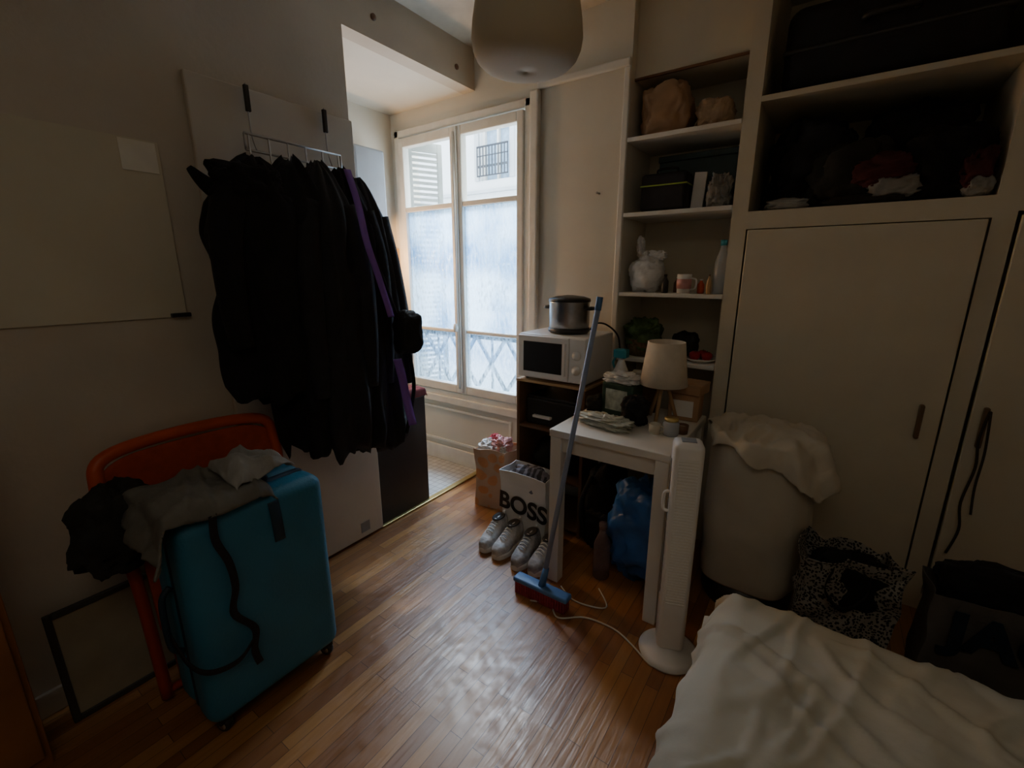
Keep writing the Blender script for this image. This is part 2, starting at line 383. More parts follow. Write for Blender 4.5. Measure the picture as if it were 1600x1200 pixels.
tag(box('wall_right',(1.4,1.5,-1.2,3.2,0,2.85),M_wall,bevel=0),kind=S)
tag(box('wall_front',(-2.14,1.5,-1.3,-1.2,0,2.85),M_wall,bevel=0),kind=S)
tag(box('trim_2',(-1.56,-1.0,2.475,2.5,2.525,2.565),M_whitewood,bevel=.008),kind=S)
tag(box('trim_3',(-1.60,-1.54,2.46,2.5,0,2.525),M_winpaint,bevel=.01),kind=S)
tag(box('trim_4',(-1.035,-1.0,2.485,2.5,0,2.525),M_whitewood,bevel=.006),kind=S)
tag(box('trim_5',(-1.0,-.45,2.545,2.56,2.47,2.482),M_wooddk,bevel=.002),kind=S)
tag(box('trim_6',(-2.85,-1.60,2.47,2.5,.50,.56),M_winpaint,bevel=.008),kind=S)
tag(box('baseboard_window',(-2.85,-1.60,2.48,2.5,.005,.13),M_winpaint,bevel=.006),kind=S)
tag(box('baseboard_left',(-2.04,-2.025,-.9,.80,0,.09),M_wall,bevel=.004),kind=S)
tag(boxes('trim_7',[(-2.7,-1.75,2.485,2.5,.17,.19),(-2.7,-1.75,2.485,2.5,.44,.46),(-2.7,-2.68,2.485,2.5,.19,.44),(-1.77,-1.75,2.485,2.5,.19,.44)],M_winpaint,bevel=.003),kind=S)

d1 = empty('door_1',(-2.04,1.175,0),rz=0); tag(d1,kind=S)
box('door_leaf',(0.002,.026,-.355,.355,.015,2.21),M_doorp,d1,.006)
box('sticker',(.026,.028,.20,.26,.05,.11),mat('grey_sticker',(.25,.24,.22),.6),d1,.0)
d2 = empty('door_2',(.035,2.5,0)); tag(d2,kind=S)
box('door_leaf',(-.405,.41,-.018,.0,.085,1.695),M_cab,d2,.004)
box('handle',(.335,.352,-.045,-.018,.81,.96),M_handle,d2,.006)
d3 = empty('door_3',(.93,2.5,0)); tag(d3,kind=S)
box('door_leaf',(-.40,.40,-.018,.0,.085,1.705),M_cab,d3,.004)
box('handle',(-.37,-.353,-.045,-.018,.81,.98),M_handle,d3,.006)
for y,z in ((1.72,2.72),(2.33,2.70)):
    o=lathe('beam_bolt',[(.001,0),(.016,0),(.015,.006),(.006,.009),(.001,.010)],M_wooddk,None,(-2.04,y,z),20,rot=(0,PI/2,0)); tag(o,'small dark bolt on the ceiling beam','bolt',group='beam bolts')

# ---------------------------------------------------------------- window
W = empty('window_1',(-2.2,2.5,.55)); tag(W,kind=S)
boxes('window_frame',[(-.6,-.555,-.02,.07,0,1.95),(.555,.6,-.02,.07,0,1.95),(-.6,.6,-.02,.07,0,.05),(-.6,.6,-.02,.07,1.90,1.95)],M_winpaint,W,.006)
for k,(a,b) in enumerate(((-.553,.005),(.005,.553))):
    s = empty('sash',(0,0,0)); s.parent=W
    boxes('sash_frame',[(a+.002,a+.050,-.03,.03,.055,1.89),(b-.050,b-.002,-.03,.03,.055,1.89),(a+.050,b-.050,-.03,.03,.055,.12),(a+.050,b-.050,-.03,.03,1.83,1.89),(a+.050,b-.050,-.025,.025,1.385,1.42),(a+.050,b-.050,-.02,.02,.515,.54)],M_winpaint,s,.006)
    box('glass_pane',(a+.050,b-.050,-.003,.003,1.42,1.83),M_glass,s,0)
    box('glass_pane',(a+.050,b-.050,-.003,.003,.54,1.385),M_frost,s,0)
    box('glass_pane',(a+.050,b-.050,-.003,.003,.12,.515),M_frost2,s,0)
box('cover_strip',(-.016,.024,-.045,-.03,.06,1.885),M_winpaint,W,.008)
tube('bolt_rod',[(.004,-.052,.1),(.004,-.052,1.85)],.007,M_winpaint,W,8,1)
lathe('window_handle',[(.001,-.03),(.012,-.028),(.018,0),(.012,.028),(.001,.03)],M_winpaint,W,(.004,-.075,.56),16)
R = empty('window_railing',(-2.2,2.66,.56),'dark iron guard rail with crossed bars outside the window','railing')
tube('top_rail',[(-.585,0,.46),(.585,0,.46)],.018,M_iron2,R,8,1)
tube('bottom_rail',[(-.585,0,.05),(.585,0,.05)],.012,M_iron2,R,8,1)
for i in range(4):
    x=-.56+i*.28
    tube('cross_bar',[(x,0,.05),(x+.28,0,.46)],.015,M_iron2,R,6,1); tube('cross_bar',[(x+.28,0.012,.05),(x,0.012,.46)],.015,M_iron2,R,6,1)
    tube('upright_bar',[(x+.14,0.02,.05),(x+.14,0.02,.46)],.010,M_iron2,R,6,1)
Sh = empty('window_shutter',(-2.768,2.565,.56),'folded grey louvred shutter beside the window opening','shutter',rz=math.radians(-26))
boxes('shutter_frame',[(-.012,.012,0,.04,0,1.9),(-.012,.012,.24,.28,0,1.9),(-.012,.012,.04,.24,0,.07),(-.012,.012,.04,.24,1.83,1.9),(-.012,.012,.04,.24,.93,.99)],M_shutter,Sh,.003)
sl=[]
for z0,z1 in ((.09,.92),(1.0,1.82)):
    z=z0
    while z<z1: sl.append((-.010,.010,.04,.24,z,z+.020)); z+=.040
boxes('slats',sl,M_shutter,Sh,0)

# ---------------------------------------------------------------- outside building
F = empty('building',(-8,10.5,-8),'pale plaster apartment building across the street','building')
fb=[]
xs=[-7.9,-5.4,-2.9]; hw=.5
rows=[(.4,2.5),(3.95,6.1)]
zc=-8.0
for (z0,z1) in rows:
    fb.append((-22,6,10.5,11,zc,z0)); 
    prev=-22
    for x in xs:
        fb.append((prev,x-hw,10.5,11,z0,z1)); prev=x+hw
    fb.append((prev,6,10.5,11,z0,z1)); zc=z1
fb.append((-22,6,10.5,11,zc,9))
def tol(bl): return [(a+8,b+8,c-10.5,d-10.5,e+8,g+8) for a,b,c,d,e,g in bl]
boxes('facade',tol(fb),M_facade,F)
boxes('cornice',tol([(-22,6,10.3,10.5,3.2,3.4),(-22,6,10.38,10.5,3.62,3.70),(-22,6,10.3,10.5,6.7,6.95),(-22,6,10.35,10.5,-.3,-.1)]),M_stone,F)
for x in xs:
    for (z0,z1) in rows:
        box('pane',tol([(x-hw,x+hw,10.72,10.74,z0,z1)])[0],M_winglass_far,F,0)
        boxes('casement',tol([(x-.5,x-.44,10.62,10.72,z0,z1),(x+.44,x+.5,10.62,10.72,z0,z1),(x-.03,x+.03,10.62,10.72,z0,z1),(x-.5,x+.5,10.62,10.72,z1-.06,z1),(x-.5,x+.5,10.62,10.72,z0+1.3,z0+1.35)]),M_whitewood,F)
        boxes('window_surround',tol([(x-.66,x-.52,10.42,10.5,z0,z1+.14),(x+.52,x+.66,10.42,10.5,z0,z1+.14),(x-.52,x+.52,10.42,10.5,z1,z1+.14)]),M_stone,F)
        bl=[(x-.52,x+.52,10.34,10.37,z0+.8,z0+.84),(x-.52,x+.52,10.34,10.37,z0+.08,z0+.11),(x-.52,x+.52,10.34,10.37,z0+.58,z0+.60)]
        for i in range(11): bl.append((x-.52+i*.102,x-.50+i*.102,10.345,10.365,z0+.08,z0+.82))
        for i in range(10): bl.append((x-.50+i*.102+.02,x-.50+i*.102+.065,10.35,10.36,z0+.3,z0+.36))
        boxes('balcony_rail',tol(bl),M_iron,F)
g=box('ground',(-22,6,2.8,10.5,-8.1,-8),mat('street_asphalt',(.25,.25,.26),.9),bevel=0); tag(g,kind=S)

# ---------------------------------------------------------------- kitchen things
kc=empty('kitchen_cabinet',(-2.28,1.75,.005),'low black kitchen cabinet beside the tiled floor','cabinet')
box('body',(-.24,.24,-.205,.19,0,.73),M_blackplastic,kc,.004); box('worktop',(-.25,.245,-.21,.195,.73,.765),M_blackplastic,kc,.004)
o=drape('cloth',-2.16,-2.035,1.66,1.945,.785,(.02,.04,.03,.03),M_reddk,seed=3,amp=.008,freq=12,rad=.012,n=(20,36)); tag(o,'crumpled dark red cloth on the black cabinet','cloth')
b=empty('water_heater',(-2.76,2.17,1.70),'grey enamel boiler on the kitchen wall','boiler')
box('casing',(-.085,.07,-.13,.12,0,.62),M_greybox,b,.015); lathe('knob',[(.001,0),(.02,0),(.018,.015),(.001,.016)],M_white,b,(.07,.05,.08),16,rot=(0,PI/2,0))
tube('pipe',[(0,0.05,0),(0,.05,-.3),(-.05,.05,-.6)],.01,M_chrome,b)
o=box('backsplash',(-2.846,-2.83,1.9,2.495,.8,1.68),mat('wood_panel',(.66,.44,.22),.5,.15,4),None,.002); tag(o,'light wooden splashback panel on the kitchen wall','splashback')
kl=bpy.data.lights.new('kitchen_bulb','POINT'); kl.energy=16.0; kl.color=(1,.58,.26); kl.shadow_soft_size=.03
ko=bpy.data.objects.new('kitchen_bulb',kl); C.objects.link(ko); ko.location=(-2.64,2.15,1.58)

# ---------------------------------------------------------------- left wall things
o=box('poster',(-2.038,-2.031,-.12,.71,1.335,1.945),M_paper,None,.001); tag(o,'large blank beige board fixed to the wall','poster')
o=box('tape_piece',(-2.031,-2.028,.595,.70,1.84,1.94),M_glossy,None,.001); tag(o,'square of shiny clear tape on the board corner','tape')
o=box('clip',(-2.031,-2.015,.655,.72,1.335,1.35),M_blackplastic,None,.003); tag(o,'small black clip at the bottom of the board','clip')

rk=empty('coat_rack',(-2.0,1.2,1.97),'chrome over-door hook rack carrying coats','coat rack')
tube('rail',[(.03,-.215,.0),(.03,.215,.0)],.005,M_chrome,rk,8,1)
tube('rail',[(.03,-.215,.06),(.03,.215,.06)],.005,M_chrome,rk,8,1)
for y in (-.215,.215): tube('side_wire',[(.03,y,0),(.03,y,.06)],.004,M_chrome,rk,8,1)
for y in (-.17,.17):
    tube('door_hook',[(.03,y,0),(.0,y,.08),(.0,y,.25)],.0035,M_chrome,rk,6)
    box('hook_cap',(-.008,.008,y-.009,y+.009,.15,.245),M_frame,rk,.003)
for i in range(6):
    y=-.2+i*.08
    tube('hook',[(.03,y,.06),(.034,y,-.03),(.05,y,-.07),(.075,y,-.06),(.08,y,-.03)],.004,M_chrome,rk,6)

def coat(y, x, z1, z0, hw, hd, seed, label, m=M_black, lean=0.0, hood=False):
    H=z1-z0; r=empty('coat',(x,y,z0),label,'coat',group='coats on the hook rack')
    prof=[(0,.12),(.02,.30),(.06,.52),(.12,.80),(.18,.92),(.3,.97),(.55,1.0),(.8,1.0),(.93,.95),(1.0,.82)]
    v,f=[],[]; NU=64; NV=56
    def w(t):
        for (a,p),(b,q) in zip(prof,prof[1:]):
            if t<=b: return p+(q-p)*(t-a)/(b-a)
        return prof[-1][1]
    for i in range(NV+1):
        t=i/NV; k=w(t)
        for j in range(NU):
            a=2*PI*j/NU
            fo=1+.12*min(1,t*2)*math.sin(5*a+seed+2*t)+.22*noise.noise(Vector((math.cos(a)*2,math.sin(a)*2,t*5+seed)))+.06*math.sin(11*a+seed*2-3*t)
            px=math.cos(a)*hd*(k**.7)*fo; py=math.sin(a)*hw*k*fo+lean*t
            pz=H*(1-t)+(.12*noise.noise(Vector((math.cos(a)*2.0,math.sin(a)*2.0,seed)))*t*t)+.05*(1-t)**6*noise.noise(Vector((math.cos(a)*2,math.sin(a)*2,seed+9)))
            v.append((px,py,pz))
    for i in range(NV):
        for j in range(NU): f.append((i*NU+j,(i+1)*NU+j,(i+1)*NU+(j+1)%NU,i*NU+(j+1)%NU))
    f.append(tuple(range(NU))); f.append(tuple(NV*NU+j for j in range(NU-1,-1,-1)))
    mobj('coat_body',v,f,m,r,smooth=True)
    for s in (-1,1):
        tube('sleeve',[(hd*.3,s*hw*.55,H*.87),(hd*.55,s*hw*.85,H*.70),(hd*.62,s*hw*.92+lean*.5,H*.45),(hd*.6,s*hw*.85+lean*.6,H*.24)],.06,m,r,14,6,r2=.042)
    if hood:
        blob('hood',(hd*.2,-hw*.25,H*.80),(.16,.24,.15),m,r,seed,.35,2)
        tube('collar_point',[(0,-hw*.3,H*.82),(0,-hw*.85,H*.87),(0,-hw*1.15,H*.93)],.05,m,r,10,5,r2=.010)
    tube('hanging_loop',[(-.05,-.01,H-.01),(-.06,0,H+.012),(-.05,.01,H-.01)],.003,m,r,6)
    return r
coat(.95,-1.85,1.91,1.01,.195,.12,1,'bulky black coat with hood hung on the rack',hood=True,lean=.0)
coat(1.08,-1.84,1.93,.74,.155,.12,2,'long black coat hung on the rack')
coat(1.18,-1.81,1.93,.68,.145,.12,3,'long black nylon coat hung on the rack',M_black2)
coat(1.30,-1.83,1.92,.67,.135,.12,4,'long black wool coat hung on the rack')
coat(1.40,-1.85,1.91,.63,.13,.11,5,'black jacket hung beside a purple strap',M_black2,lean=.08)
ps=empty('strap',(-1.665,1.40,1.0),'purple fabric strap hanging among the black coats','strap')
ribbon('webbing',[(-.12,-.09,.93),(-.05,-.10,.78),(.0,-.11,.63),(.005,-.07,.50),(.01,-.035,.38),(.015,-.015,.30)],.030,M_purple,(.3,1,0),ps)
ribbon('webbing',[(.015,.005,.10),(.02,.025,.0),(.02,.045,-.12),(.02,.075,-.25)],.042,M_purple,(.3,1,0),ps)
sb=empty('shoulder_bag',(-1.64,1.47,1.12),'small black shoulder bag hung beside the coats','bag')
blob('bag_body',(0,0,0),(.11,.13,.20),M_black2,sb,7,.15,2,.6)
tube('bag_strap',[(-.02,-.04,.18),(-.10,-.10,.5),(-.16,-.14,.78)],.008,M_black2,sb,6)
tube('drawstring',[(.0,0,.02),(-.01,.03,-.16),(-.03,.02,-.30),(-.05,.0,-.42)],.010,M_black,sb,6)

# wooden cabinet at near left
wc=empty('wooden_cabinet',(-1.905,-.36,0),'tall orange-brown wooden cabinet against the wall','cabinet')
box('body',(-.13,.105,-.43,.42,0,1.1),M_woodor,wc,.004); box('door',(.105,.125,-.41,.405,.05,1.07),M_woodor,wc,.004)
lathe('knob',[(.001,0),(.012,.0),(.016,.02),(.001,.028)],M_wooddk,wc,(.125,.33,.6),16,rot=(0,PI/2,0))
fp=empty('framed_board',(-1.925,.40,0.0),'dark-framed beige board leaning on the wall by the floor','board',rot=(0,-.14,0))
boxes('board_frame',[(-.01,.012,-.27,-.25,0,.40),(-.01,.012,.25,.27,0,.40),(-.01,.012,-.25,.25,0,.02),(-.01,.012,-.25,.25,.38,.40)],M_frame,fp,.003)
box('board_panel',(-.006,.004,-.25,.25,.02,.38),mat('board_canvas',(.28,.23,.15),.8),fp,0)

# folded orange chair
ch=empty('folding_chair',(-1.83,.62,0),'orange folding chair leaning folded against the wall','chair')
for s in (-1,1):
    tube('leg',[(.07,s*.27,.015),(.01,s*.27,.45),(-.06,s*.28,.66)],.019,M_redmetal,ch,12)
    tube('leg',[(.02,s*.20,.014),(-.02,s*.20,.35),(.0,s*.20,.62)],.014,M_redmetal,ch,10)
tube('cross_bar',[(.067,-.27,.035),(.067,.27,.035)],.014,M_redmetal,ch,8,1)
tube('cross_bar',[(.01,-.20,.15),(.01,.20,.15)],.011,M_redmetal,ch,8,1)
tube('back_frame',[(-.055,-.285,.62),(-.085,-.295,.80),(-.105,-.25,.895),(-.125,0,.915),(-.105,.25,.895),(-.085,.295,.80),(-.055,.285,.62)],.022,M_orange,ch,12,8)
def curved_panel(name,z0,z1,hw,x0,x1,m,par,round_=.3,bow=.03,th=.02):
    v,f=[],[];NU,NV=24,10
    for i in range(NV+1):
        t=i/NV
        for j in range(NU+1):
            s=-1+2*j/NU
            edge=(abs(s)**6)*round_*(z1-z0)
            z=z0+(z1-z0)*t; z = z-edge*(t-.5)*2*.5
            v.append((x0+(x1-x0)*t-bow*(1-s*s),s*hw,z))
    for i in range(NV):
        for j in range(NU): a=i*(NU+1)+j; f.append((a,a+1,a+NU+2,a+NU+1))
    return mobj(name,v,f,m,par,smooth=True,solid=th,bevel=.004)
curved_panel('backrest',.62,.885,.275,-.06,-.095,M_orangedk,ch,th=.008,bow=.025)
curved_panel('seat',.20,.58,.24,.03,.0,M_orangedk,ch,bow=.0,th=.02)
o=blob('jacket',(-1.80,.33,.56),(.18,.22,.27),M_darkcloth,None,5,.30,2.0,rz=.2); tag(o,'dark jacket bundled over the chair corner','jacket')

# suitcase
sc=empty('suitcase',(-1.575,.61,0),'large blue hard-shell suitcase standing on wheels','suitcase',rz=0)
def rbox(name,b,m,par,bev,seg=6):
    o=box(name,b,m,par,bev,True,seg=seg); return o
rbox('front_shell',(.01,.14,-.235,.235,.05,.785),M_blue,sc,.045)
rbox('back_shell',(-.13,.004,-.235,.235,.05,.785),M_blue,sc,.045)
rbox('zip_band',(-.02,.03,-.230,.230,.056,.780),M_bluedk,sc,.04)
for sx in (-.09,.10):
    for sy in (-.19,.19):
        w_=empty('wheel',(sx,sy,.0)); w_.parent=sc
        box('wheel_fork',(-.016,.016,-.02,.02,.035,.058),M_blackplastic,w_,.004)
        lathe('tyre',[(.006,-.012),(.022,-.012),(.025,-.006),(.025,.006),(.022,.012),(.006,.012)],M_blackplastic,w_,(0,0,.025),20,rot=(PI/2,0,.4))
        lathe('hub',[(.001,-.014),(.013,-.014),(.013,.014),(.001,.014)],M_chrome,w_,(0,0,.025),16,rot=(PI/2,0,.4))
tube('top_handle',[(.02,-.08,.785),(.02,-.07,.80),(.02,.07,.80),(.02,.08,.785)],.010,M_bluedk,sc,8)
tube('side_handle',[(.0,-.235,.30),(.0,-.262,.34),(.0,-.262,.50),(.0,-.235,.54)],.010,M_bluedk,sc,8)
ribbon('tag',[(.139,.045,.755),(.148,.045,.70),(.144,.05,.61)],.035,M_bluedk,(0,1,0),sc,.004)
o=drape('jacket',-1.735,-1.43,.36,.66,.822,(.08,.02,.12,.02),M_olive,seed=8,amp=.018,freq=7,rad=.035,n=(60,70),flare=.4,ragged=.6,wr=.016); tag(o,'olive grey jacket draped over the suitcase','jacket')
o=drape('cloth',-1.66,-1.47,.58,.74,.862,(.02,.02,.03,.02),M_grey,seed=12,amp=.010,freq=9,rad=.02,n=(60,60),flare=.5,ragged=.6,wr=.026,th=.004); tag(o,'crumpled light grey cloth on the suitcase','cloth')
be=empty('belt',(-1.42,.5,.3),'black fabric belt dangling down the suitcase','belt')
ribbon('belt_strap',[(0.005,-.03,.50),(.008,-.035,.42),(.008,-.01,.33),(.012,-.005,.24),(.008,-.02,.15),(.012,.03,.06),(.01,.02,-.02),(.01,.03,-.08)],.022,M_black2,(0,1,.15),be)
ribbon('belt_loop',[(.012,.03,.03),(.012,-.03,-.02),(.012,-.11,.0),(.0,-.155,.06),(-.06,-.17,.14)],.018,M_black2,(0,.2,1),be)

# ---------------------------------------------------------------- pendant lamp
pl=empty('pendant_lamp',(-1.0,1.52,2.200),'large beige paper dome pendant lamp','pendant lamp')
lathe('lamp_shade',[(.001,-.006),(.05,-.005),(.10,-.001),(.135,.006),(.160,.017),(.178,.034),(.189,.058),(.194,.09),(.190,.14),(.180,.20),(.163,.26),(.138,.32),(.105,.37),(.055,.405),(.03,.41)],M_pendant,pl,(0,0,0),72,solid=.002)
lathe('cap_ring',[(.001,.405),(.032,.405),(.032,.425),(.01,.43),(.001,.43)],M_white,pl,(0,0,0),24)
tube('cord',[(0,0,.42),(0,0,.65)],.004,M_white,pl,8,1)

# ---------------------------------------------------------------- microwave stand
st=empty('shelf_unit',(-1.22,2.29,0),'dark brown wooden shelf unit carrying the microwave','shelf unit')
for s in (-1,1): box('side_panel',(s*.21-.01,s*.21+.01,-.185,.185,0,.885),M_wooddk,st,.003)
for z in (.03,.32,.61,.885): box('shelf',(-.2 if z<.8 else -.225,.2 if z<.8 else .225,-.185,.185,z-.0,z+.015),M_wooddk if z<.8 else M_woodlt,st,.003)
pr=empty('printer',(-1.22,2.285,.626),'black box-shaped printer in the shelf unit','printer')
box('body',(-.18,.16,-.14,.14,0,.16),M_blackplastic,pr,.012); box('paper_tray',(-.12,.0,-.165,-.14,.05,.065),M_white,pr,.003); box('lid',(-.175,.155,-.135,.135,.16,.175),M_blackplastic,pr,.006)
o=blob('cloth',(-1.22,2.27,.336),(.32,.24,.17),M_darkcloth,None,21,.2,2); tag(o,'dark folded cloth stuffed in the shelf unit','cloth')
M_mw = mat('microwave_enamel', (.92,.92,.90), .35, .02)
mw=empty('microwave',(-1.22,2.29,.901),'white microwave oven with dark glass door and two knobs','microwave')
box('body',(-.215,.215,-.17,.17,.012,.265),M_mw,mw,.008)
box('door',(-.21,.115,-.188,-.17,.02,.258),M_mw,mw,.006); box('door_glass',(-.17,.075,-.191,-.188,.055,.225),M_blackplastic,mw,.0)
box('control_panel',(.118,.211,-.186,-.17,.02,.258),M_mw,mw,.004)
for z in (.09,.17): lathe('knob',[(.026,0),(.026,.006),(.019,.008),(.017,.022),(.001,.023)],M_mw,mw,(.164,-.186,z),24,rot=(PI/2,0,0))
box('handle',(.09,.102,-.205,-.188,.05,.23),M_mw,mw,.004)
for x in (-.18,.18):
    for y in (-.13,.13): lathe('foot',[(.012,0),(.014,.012),(.001,.0121)],M_blackplastic,mw,(x,y,0),12)
sp=empty('slow_cooker',(-1.20,2.28,1.167),'brushed steel electric pot with black lid on the microwave','slow cooker')
lathe('body',[(.001,.0),(.095,.0),(.112,.02),(.114,.17),(.116,.175),(.001,.176)],M_steel,sp,(0,0,0),40)
lathe('base',[(.001,-.0),(.105,.0),(.118,.012),(.116,.03),(.09,.031)],M_blackplastic,sp,(0,0,.0),40)
lathe('lid',[(.118,.175),(.116,.190),(.08,.202),(.02,.209),(.001,.209)],M_blackplastic,sp,(0,0,0),40)
for s in (-1,1): tube('handle',[(s*.112,-.03,.14),(s*.142,-.025,.14),(s*.142,.025,.14),(s*.112,.03,.14)],.009,M_blackplastic,sp,8)
tube('power_cord',[(.11,.05,.02),(.16,.02,.06),(.21,.05,.05),(.25,.12,-.02),(.26,.14,-.15)],.005,M_blackplastic,sp,8)

o=lathe('wall_hook',[(.001,0),(.006,0),(.004,.03),(.007,.034),(.001,.036)],M_chrome,None,(-1.15,2.5,1.93),12,rot=(PI/2,0,0)); tag(o,'small metal nail in the wall','hook')

# ---------------------------------------------------------------- table
tb=empty('side_table',(-.705,2.01,0),'small white wooden table with square legs','table')
box('table_top',(-.275,.275,-.31,.31,.765,.80),M_whitewood,tb,.004)
boxes('apron',[(-.25,.25,-.285,-.265,.69,.765),(-.25,.25,.265,.285,.69,.765),(-.25,-.23,-.265,.265,.69,.765),(.23,.25,-.265,.265,.69,.765)],M_whitewood,tb,.002)
for sx in (-1,1):
    for sy in (-1,1): box('leg',(sx*.243-.028,sx*.243+.028,sy*.278-.028,sy*.278+.028,0,.765),M_whitewood,tb,.003)
Z=.80
tl=empty('table_lamp',(-.60,2.12,Z),'small lamp with beige drum shade and wooden tripod','lamp')
lathe('lamp_shade',[(.108,.18),(.083,.385)],M_shadeL,tl,(0,0,0),48,solid=.003)
for k in range(3):
    a=2*PI*k/3+.5; tube('leg',[(.075*math.cos(a),.075*math.sin(a),.006),(.012*math.cos(a),.012*math.sin(a),.2)],.009,M_woodlt,tl,8,1)
lathe('bulb_holder',[(.001,.16),(.022,.16),(.022,.235),(.001,.236)],M_white,tl,(0,0,0),16)
lathe('bulb',[(.012,.236),(.026,.265),(.024,.29),(.001,.305)],M_white,tl,(0,0,0),16)
o=blob('plastic_wrap',(-.79,1.89,Z),(.25,.12,.045),mat('pale_green_wrap',(.55,.57,.48),.35,.15,14,.8,bscale=20),None,31,.4,3,ridge=1,rz=-.15); tag(o,'crumpled pale plastic packaging on the white table','packaging')
fpk=empty('food_pack',(-.79,2.09,Z),'dark green and white grocery pack on the table','grocery pack',rz=-.12)
box('pack_body',(-.085,.085,-.055,.055,0,.17),mat('dark_green_card',(.035,.075,.045),.5,.4,20),fpk,.008)
box('pack_label',(-.06,.055,-.057,-.055,.035,.14),mat('pale_label',(.45,.50,.42),.5,.4,30),fpk,0)
blob('crumpled_top',(0,0,.165),(.17,.11,.05),M_whitebag,fpk,33,.35,2.4,ridge=1)
o=blob('pouch',(-.685,1.99,Z),(.12,.11,.13),M_black2,None,35,.3,2.2); tag(o,'small black pouch on the table','pouch')
o=blob('pouch',(-.915,2.06,Z),(.08,.10,.09),M_darkcloth,None,36,.3,2.2); tag(o,'dark fabric pouch beside the grocery pack','pouch')
sy=empty('spray_bottle',(-.85,2.21,Z),'white spray bottle with teal trigger head','spray bottle')
lathe('bottle',[(.001,0),(.04,0),(.042,.02),(.042,.19),(.018,.25),(.015,.27),(.001,.271)],M_white,sy,(0,0,0),24)
box('spray_head',(-.035,.035,-.035,.02,.27,.315),M_teal,sy,.007); tube('trigger',[(-.03,0,.27),(-.045,0,.24),(-.035,0,.21)],.006,M_teal,sy,6)
ct=empty('canister',(-.70,2.24,Z),'dark brown cylindrical tin behind the lamp','tin')
lathe('tin_body',[(.001,0),(.045,0),(.045,.19),(.001,.191)],M_wooddk,ct,(0,0,0),28); lathe('tin_lid',[(.001,.191),(.047,.191),(.047,.212),(.001,.213)],M_kraft,ct,(0,0,0),28)
ct=empty('carton',(-.765,2.255,Z),'pale food carton behind the grocery pack','carton',rz=.2)
box('carton_body',(-.035,.035,-.03,.03,0,.20),M_cream,ct,.003); box('carton_band',(-.036,.036,-.031,.031,.06,.12),M_redm,ct,.001)
bx=empty('cardboard_box',(-.515,2.235,Z),'small brown cardboard box with white label','box',rz=.05)
box('box_body',(-.07,.07,-.06,.06,0,.13),M_kraft,bx,.003); box('label',(-.05,.045,-.062,-.060,.02,.10),M_white,bx,0)
boxes('flap',[(-.07,.07,-.06,-.0015,.13,.133),(-.07,.07,.0015,.06,.13,.133)],M_kraft,bx)
bx=empty('cardboard_box',(-.52,2.23,Z+.134),'flat brown carton lying on another box','box',rz=-.12)
box('box_body',(-.09,.09,-.065,.065,0,.04),M_kraft,bx,.003); box('lid',(-.092,.092,-.067,.067,.04,.052),M_kraft,bx,.002)
jr=empty('glass_jar',(-.50,1.94,Z),'small glass jar with metal lid on the table','jar')
lathe('jar',[(.001,0),(.032,0),(.035,.01),(.035,.055),(.028,.065),(.001,.066)],M_clear,jr,(0,0,0),24); lathe('lid',[(.001,.066),(.03,.066),(.03,.078),(.001,.079)],M_brass,jr,(0,0,0),24)
jr=empty('mug',(-.565,1.92,Z),'small cream cup on the table corner','cup')
lathe('cup',[(.001,0),(.024,0),(.027,.045),(.024,.045),(.021,.006),(.001,.006)],M_cream,jr,(0,0,0),24); tube('handle',[(.025,0,.038),(.04,0,.034),(.038,0,.015),(.024,0,.01)],.004,M_cream,jr,6)
st2=empty('candle_holder',(-.465,1.99,Z),'short brown glass candle holder on the table','candle holder')
lathe('holder',[(.001,0),(.025,0),(.028,.04),(.024,.04),(.021,.008),(.001,.008)],M_wooddk,st2,(0,0,0),20); lathe('candle',[(.001,.008),(.02,.008),(.02,.03),(.001,.03)],M_cream,st2,(0,0,0),16)

# ---------------------------------------------------------------- niche shelves & contents
for z in (2.19,1.815,1.39,1.02):
    o=box('trim_8',(-1.0,-.45,2.49,2.87,z-.022,z),M_whitewood,None,.003); tag(o,kind=S)
o=blob('paper_bag',(-.84,2.63,2.19),(.25,.20,.25),M_kraft,None,41,.25,1.8,e=.55,ridge=.6); tag(o,'crumpled brown paper bag on the top shelf','paper bag')
o=blob('paper_bag',(-.60,2.63,2.19),(.17,.18,.14),mat('tan_paper',(.46,.32,.2),.8,.2,8,.5),None,43,.3,2.0,ridge=.7); tag(o,'small tan paper bag on the top shelf','paper bag')
bx=empty('storage_box',(-.68,2.74,1.815),'long dark teal box standing behind other things','box')
box('box_body',(-.2,.2,-.06,.08,0,.27),M_bluegrey,bx,.005); box('lid',(-.205,.205,-.065,.085,.27,.30),M_bluegrey,bx,.004)
cb=empty('toiletry_case',(-.80,2.58,1.815),'black zipped case with lime piping on the shelf','case')
box('body',(-.12,.12,-.065,.065,0,.19),M_black2,cb,.02,seg=4); box('piping',(-.122,.122,-.067,.067,.125,.132),M_lime,cb,.002); tube('handle',[(-.05,0,.19),(-.045,0,.215),(.045,0,.215),(.05,0,.19)],.006,M_black2,cb,8)
o=box('booklet',(-.67,-.61,2.60,2.615,1.816,2.0),M_white,None,.001,rot=(0,.06,0)); tag(o,'white paper booklet standing on the shelf','booklet')
o=blob('plastic_bag',(-.53,2.58,1.815),(.10,.12,.15),M_grey,None,47,.35,2.5,ridge=1); tag(o,'translucent grey plastic bag on the shelf','plastic bag')
pb=empty('plastic_bag',(-.88,2.60,1.39),'white knotted plastic bag on the shelf','plastic bag')
blob('bag_body',(0,0,0),(.19,.17,.19),M_whitebag,pb,51,.18,1.6,e=.85,ridge=.8); blob('knot',(-.02,0,.165),(.06,.05,.06),M_whitebag,pb,52,.4,2,ridge=1)
